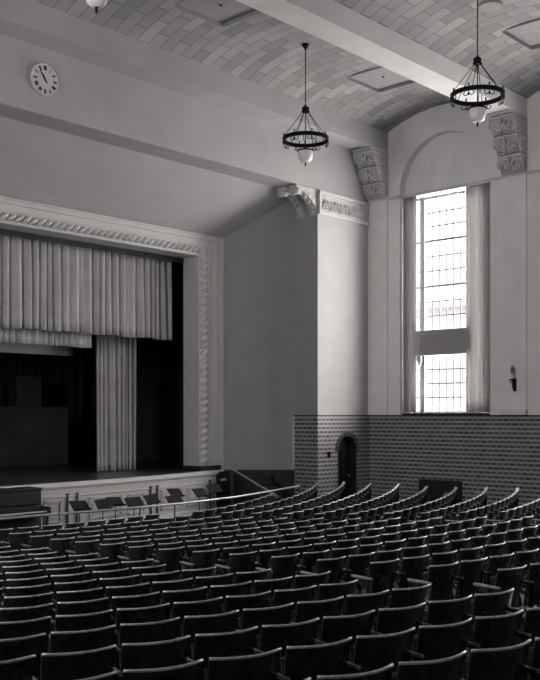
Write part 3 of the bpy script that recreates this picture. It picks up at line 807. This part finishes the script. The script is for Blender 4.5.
for i in range(4): z = lz0 + (lz1 - lz0) * i / 3; fm.box(-.04, .04, -hw_, hw_, z - .05, z + .05)
fm.build('frame', 'window_frame', g)
MB().quad((0, -hw_, lz0), (0, hw_, lz0), (0, hw_, lz1), (0, -hw_, lz1)).build('pane', 'glass', g)
struct(mb.build('wall_left', 'plaster'), 'plain plaster wall behind the left of the camera', 'wall')
mb = MB().quad((LEFTX, BACKY, -.2), (W + .5, BACKY, -.2), (W + .5, BACKY, E(10.6)), (LEFTX, BACKY, E(10.6)))
struct(mb.build('wall_back', 'plaster'), 'plain plaster wall at the back of the hall', 'wall')

# ------------------------------------------------------------------ auditorium seats
PW, PITCH = .52, .865
def curved_panel(w_top, w_bot, z0, z1, y0, y1, sag, th, nx=12, nz=5, rnd=0.0):
    """bent plywood: concave towards +y (the stage); y0/y1 = offset at bottom / top"""
    def pt(u, v, side):
        w = (w_bot + (w_top - w_bot) * v) / 2; x = w * u
        yy = y0 + (y1 - y0) * v + sag * (u * u) + side * th
        zz = z0 + (z1 - z0) * v
        if v == 1.0 and abs(u) > .84: zz -= (abs(u) - .84) * rnd
        return (x, yy, zz)
    vs = []; fs = []
    for s in (0, 1):
        for j in range(nz + 1):
            for i in range(nx + 1): vs.append(pt(-1 + 2 * i / nx, j / nz, s))
    q = (nx + 1) * (nz + 1); idx = lambda s, j, i: s * q + j * (nx + 1) + i
    for j in range(nz):
        for i in range(nx):
            fs.append((idx(0, j, i), idx(0, j, i + 1), idx(0, j + 1, i + 1), idx(0, j + 1, i)))
            fs.append((idx(1, j, i), idx(1, j + 1, i), idx(1, j + 1, i + 1), idx(1, j, i + 1)))
    for i in range(nx):
        fs.append((idx(0, 0, i), idx(1, 0, i), idx(1, 0, i + 1), idx(0, 0, i + 1))); fs.append((idx(0, nz, i), idx(0, nz, i + 1), idx(1, nz, i + 1), idx(1, nz, i)))
    for j in range(nz):
        fs.append((idx(0, j, 0), idx(0, j + 1, 0), idx(1, j + 1, 0), idx(1, j, 0))); fs.append((idx(0, j, nx), idx(1, j, nx), idx(1, j + 1, nx), idx(0, j + 1, nx)))
    return MB().add(vs, fs)
def proto_parts():
    P = {}
    P['backrest'] = curved_panel(.478, .44, .34, .785, .10, .0, .075, .014, rnd=.03).build('backrest', 'seat', smooth=False)
    # worn edge on the backrest: window highlights painted pale, top and right side
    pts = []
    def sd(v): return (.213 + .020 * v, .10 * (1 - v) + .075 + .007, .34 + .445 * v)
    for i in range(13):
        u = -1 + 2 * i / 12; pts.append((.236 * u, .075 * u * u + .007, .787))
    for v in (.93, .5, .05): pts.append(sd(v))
    P['worn_lit_edge'] = MB().tube(pts, [.0105] * 13 + [.007] * 3, 6).build('worn_lit_edge', 'rim', smooth=True)
    sv = MB(); prof = [(.115, .36), (.145, .37), (.165, .50), (.185, .64), (.20, .70), (.185, .705), (.165, .65), (.14, .50), (.115, .40)]
    P['seat'] = sv.prism(prof, lambda a, b, d: (d, a, b), -.215, .215).build('seat', 'seat', bevel=.006)
    def side(x):
        m = lambda a, b, d: (d, a, b); a_, b_ = x - .012, x + .012
        q = MB()
        q.prism([(-.02, 0), (.30, 0), (.30, .025), (.12, .05), (-.02, .025)], m, a_, b_)
        q.prism([(.07, .03), (.12, .03), (.085, .30), (.055, .60), (.02, .60), (.04, .30)], m, a_, b_)
        q.prism([(.06, .44), (.08, .44), (.30, .575), (.30, .60), (.27, .60)], m, a_ + .003, b_ - .003)
        q.prism([(.03, .585), (.35, .585), (.35, .60), (.03, .60)], m, a_, b_)
        return q
    def arm(x):
        return MB().prism([(.03, .60), (.35, .60), (.37, .61), (.36, .625), (.03, .622)], lambda a, b, d: (d, a, b), x - .017, x + .017)
    P['side_frame'] = side(-.26).build('side_frame', 'iron'); P['armrest'] = arm(-.26).build('armrest', 'arm', bevel=.006)
    P['side_frame_r'] = side(.26).build('side_frame', 'iron'); P['armrest_r'] = arm(.26).build('armrest', 'arm', bevel=.006)
    return P
PP = proto_parts()
for o in PP.values(): col.objects.unlink(o)
ORD = 'zeroth first second third fourth fifth sixth seventh eighth ninth tenth eleventh twelfth thirteenth fourteenth fifteenth sixteenth seventeenth eighteenth nineteenth twentieth twenty-first twenty-second twenty-third twenty-fourth'.split()
def project(X, Y, Z):
    z = X * S_ + Y * C_; u = (X * C_ - Y * S_) / z
    return 270 + F * u, 415 - F * (Z - EYE) / z, z
ROW0 = 32.23
rows = [ROW0 - PITCH * i for i in range(20)]
NR = len(rows)
seats = []      # (X, Y, Z, rz, first, last, block, rowindex, seat number)
for ri, r_ in enumerate(rows):
    dth = math.degrees(PW / r_)
    front_no = NR - ri
    # left block, counted from its aisle on the right
    base = -10.7 * 1.0
    k29 = (29.65 - r_) / PITCH
    c0 = -18.14 + (.63 * k29 if k29 > 0 else .6 * k29)        # seat columns as in the photo
    m_ = round((base - dth / 2 - c0) / dth); th = c0 + m_ * dth
    n = 0
    while True:
        t = R(th - n * dth); X = CX + r_ * math.sin(t); Y = CY - r_ * math.cos(t)
        if X < 1.2 or n > 18: break
        seats.append([X, Y, t, n == 0, 'L', ri, n + 1]); n += 1
    # middle block
    rl = r_; r_ = 28.56 + .90 * 4 - .90 * ri; dth = math.degrees(PW / r_)
    n0 = int((8.1 + 8.45) / dth); d2 = (8.1 + 8.45) / n0
    for n in range(n0):
        t = R(-8.45 + d2 * (n + .5)); seats.append([CX + r_ * math.sin(t), CY - r_ * math.cos(t), t, n == n0 - 1, 'M', ri, n + 1])
    # right block
    n = 0; r_ = 22.32 + .84 * 11 - .84 * ri; dth = math.degrees(PW / r_)
    while True:
        t = R(10.2 + dth * (n + .5)); X = CX + r_ * math.sin(t); Y = CY - r_ * math.cos(t)
        tn = R(10.2 + dth * (n + 1.5)); last = CX + r_ * math.sin(tn) > 23.85
        seats.append([X, Y, t, last, 'R', ri, n + 1]); n += 1
        if last: break
out = []
for s in seats:
    X, Y, t, last, blk, ri, n = s
    if Y > rail_y(X) - .45: continue
    Z = floor_z(X, Y) ; u, v, z = project(X, Y, Z + .79)
    ub, vb, zb = project(X, Y, Z + .2)
    w = .27 * F / z if z > 1 else 0
    if z < 2 or u < -w or u > 540 + w or v > 690: continue
    out.append((z, s, Z))
out.sort(key=lambda q: q[0])
near, far = out[:300], out[300:]
rowsL = sorted({s[5] for z, s, Z in near if s[4] == 'L'})
rmin = max(s[5] for z, s, Z in out)
GRP = {'L': 'seats of the left block nearest the camera', 'M': 'seats of the middle block', 'R': 'seats of the right block under the window'}
for z, s, Z in near:
    X, Y, t, last, blk, ri, n = s
    if blk == 'L': lb = 'dark auditorium seat, left block, %s row from the camera, %s from the aisle' % (ORD[rowsL.index(ri) + 1], ORD[n])
    elif blk == 'M': lb = 'dark auditorium seat, middle block, %s row behind the railing, %s from the left aisle' % (ORD[rmin - ri + 1], ORD[n])
    else: lb = 'dark auditorium seat, right block, %s row behind the railing, %s from the aisle' % (ORD[rmin - ri + 1], ORD[n])
    root = thing('auditorium_seat', lb, 'seat', (X, Y, Z), t, GRP[blk])
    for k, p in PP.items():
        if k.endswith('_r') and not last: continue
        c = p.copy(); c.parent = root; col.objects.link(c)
tk = MB(); tr = MB()
if far:
    mb = MB(); sl = []
    bm_src = {k: p.data for k, p in PP.items()}
    dg = None
    me = bpy.data.meshes.new('auditorium_seats'); V = []; Fc = []; MI = []
    mats = ['seat', 'rim', 'iron', 'arm']; mi = {'backrest': 0, 'seat': 0, 'worn_lit_edge': 1, 'side_frame': 2, 'side_frame_r': 2, 'armrest': 3, 'armrest_r': 3}
    for z, s, Z in far:
        T = Matrix.Translation((s[0], s[1], Z)) @ Matrix.Rotation(s[2], 4, 'Z')
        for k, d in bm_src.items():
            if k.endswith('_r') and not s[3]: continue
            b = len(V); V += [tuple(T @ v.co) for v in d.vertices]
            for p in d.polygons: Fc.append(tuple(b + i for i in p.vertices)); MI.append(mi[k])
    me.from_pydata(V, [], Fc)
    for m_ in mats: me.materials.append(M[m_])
    me.polygons.foreach_set('material_index', MI); me.update()
    o = bpy.data.objects.new('auditorium_seats', me); col.objects.link(o)
    tag(o, 'farthest rows of small dark auditorium seats near the railing and the brick wall', 'seats', None, 'stuff')
print('SEATS', len(near), len(far))

# ------------------------------------------------------------------ outside
o = MB().box(40, 46, 19.0, 50, -1, E(5.2)).build('neighbouring_building', 'house')
MB().prism([(39.5, E(5.2)), (46.5, E(5.2)), (46.5, E(5.4)), (43, E(6.9)), (39.5, E(5.4))], lambda a, b, d: (a, d, b), 18.6, 50.5).build('roof', 'roof', o)
for i in range(4):
    for z in (1.6, 4.2):
        MB().box(39.93, 40.0, 21 + i * 3.2, 22.2 + i * 3.2, z, z + 1.6).build('window', 'roof', o)
tag(o, 'lower pale building with a pitched roof seen faintly through the tall window', 'building')
o = MB().box(52, 60, 24, 60, -1, E(19)).build('neighbouring_building', 'sky_block')  # added where open sky would bleach out the window leading
tag(o, 'taller block added behind the low roof to dim the sky through the window', 'building')

# ------------------------------------------------------------------ light: daylight through the windows
sc = bpy.context.scene
w = bpy.data.worlds.new('sky'); sc.world = w; w.use_nodes = True
bg = w.node_tree.nodes['Background']; bg.inputs[0].default_value = (1.0, .962, .952, 1); bg.inputs[1].default_value = 14.0
for k, yc in enumerate(BAYS):
    if k == 3: continue
    L_ = bpy.data.lights.new('window_daylight', 'AREA'); L_.shape = 'RECTANGLE'; L_.size = 2.88; L_.size_y = 7.3
    L_.cycles.is_portal = True
    o = bpy.data.objects.new('window_daylight', L_); col.objects.link(o)
    o.location = (W + rb + .3, yc, E(3.68)); o.rotation_euler = (R(90), 0, R(90))   # faces -X into the hall

L_ = bpy.data.lights.new('window_daylight', 'AREA'); L_.shape = 'RECTANGLE'; L_.size = ly1 - ly0; L_.size_y = lz1 - lz0; L_.cycles.is_portal = True  # portal of the added left window
o = bpy.data.objects.new('window_daylight', L_); col.objects.link(o)
o.location = (LEFTX - .35, (ly0 + ly1) / 2, (lz0 + lz1) / 2); o.rotation_euler = (R(90), 0, R(-90))

# ------------------------------------------------------------------ camera and view
cam = bpy.data.cameras.new('camera'); co = bpy.data.objects.new('camera', cam); col.objects.link(co); sc.camera = co
cam.sensor_fit = 'HORIZONTAL'; cam.sensor_width = 36; cam.lens = 36 * F / 540
cam.shift_x = 0; cam.shift_y = (415 - 340) / 540
co.location = (0, 0, EYE); co.rotation_euler = (R(90), 0, -YAW)
cam.clip_end = 300; cam.clip_start = .05
sc.view_settings.view_transform = 'Standard'; sc.view_settings.look = 'None'; sc.view_settings.gamma = 1; sc.view_settings.use_curve_mapping = False
sc.view_settings.exposure = 1.3
sc.cycles.use_denoising = True
sc.cycles.max_bounces = 10; sc.cycles.diffuse_bounces = 7; sc.cycles.glossy_bounces = 4; sc.cycles.transparent_max_bounces = 8
sc.cycles.sample_clamp_indirect = 8
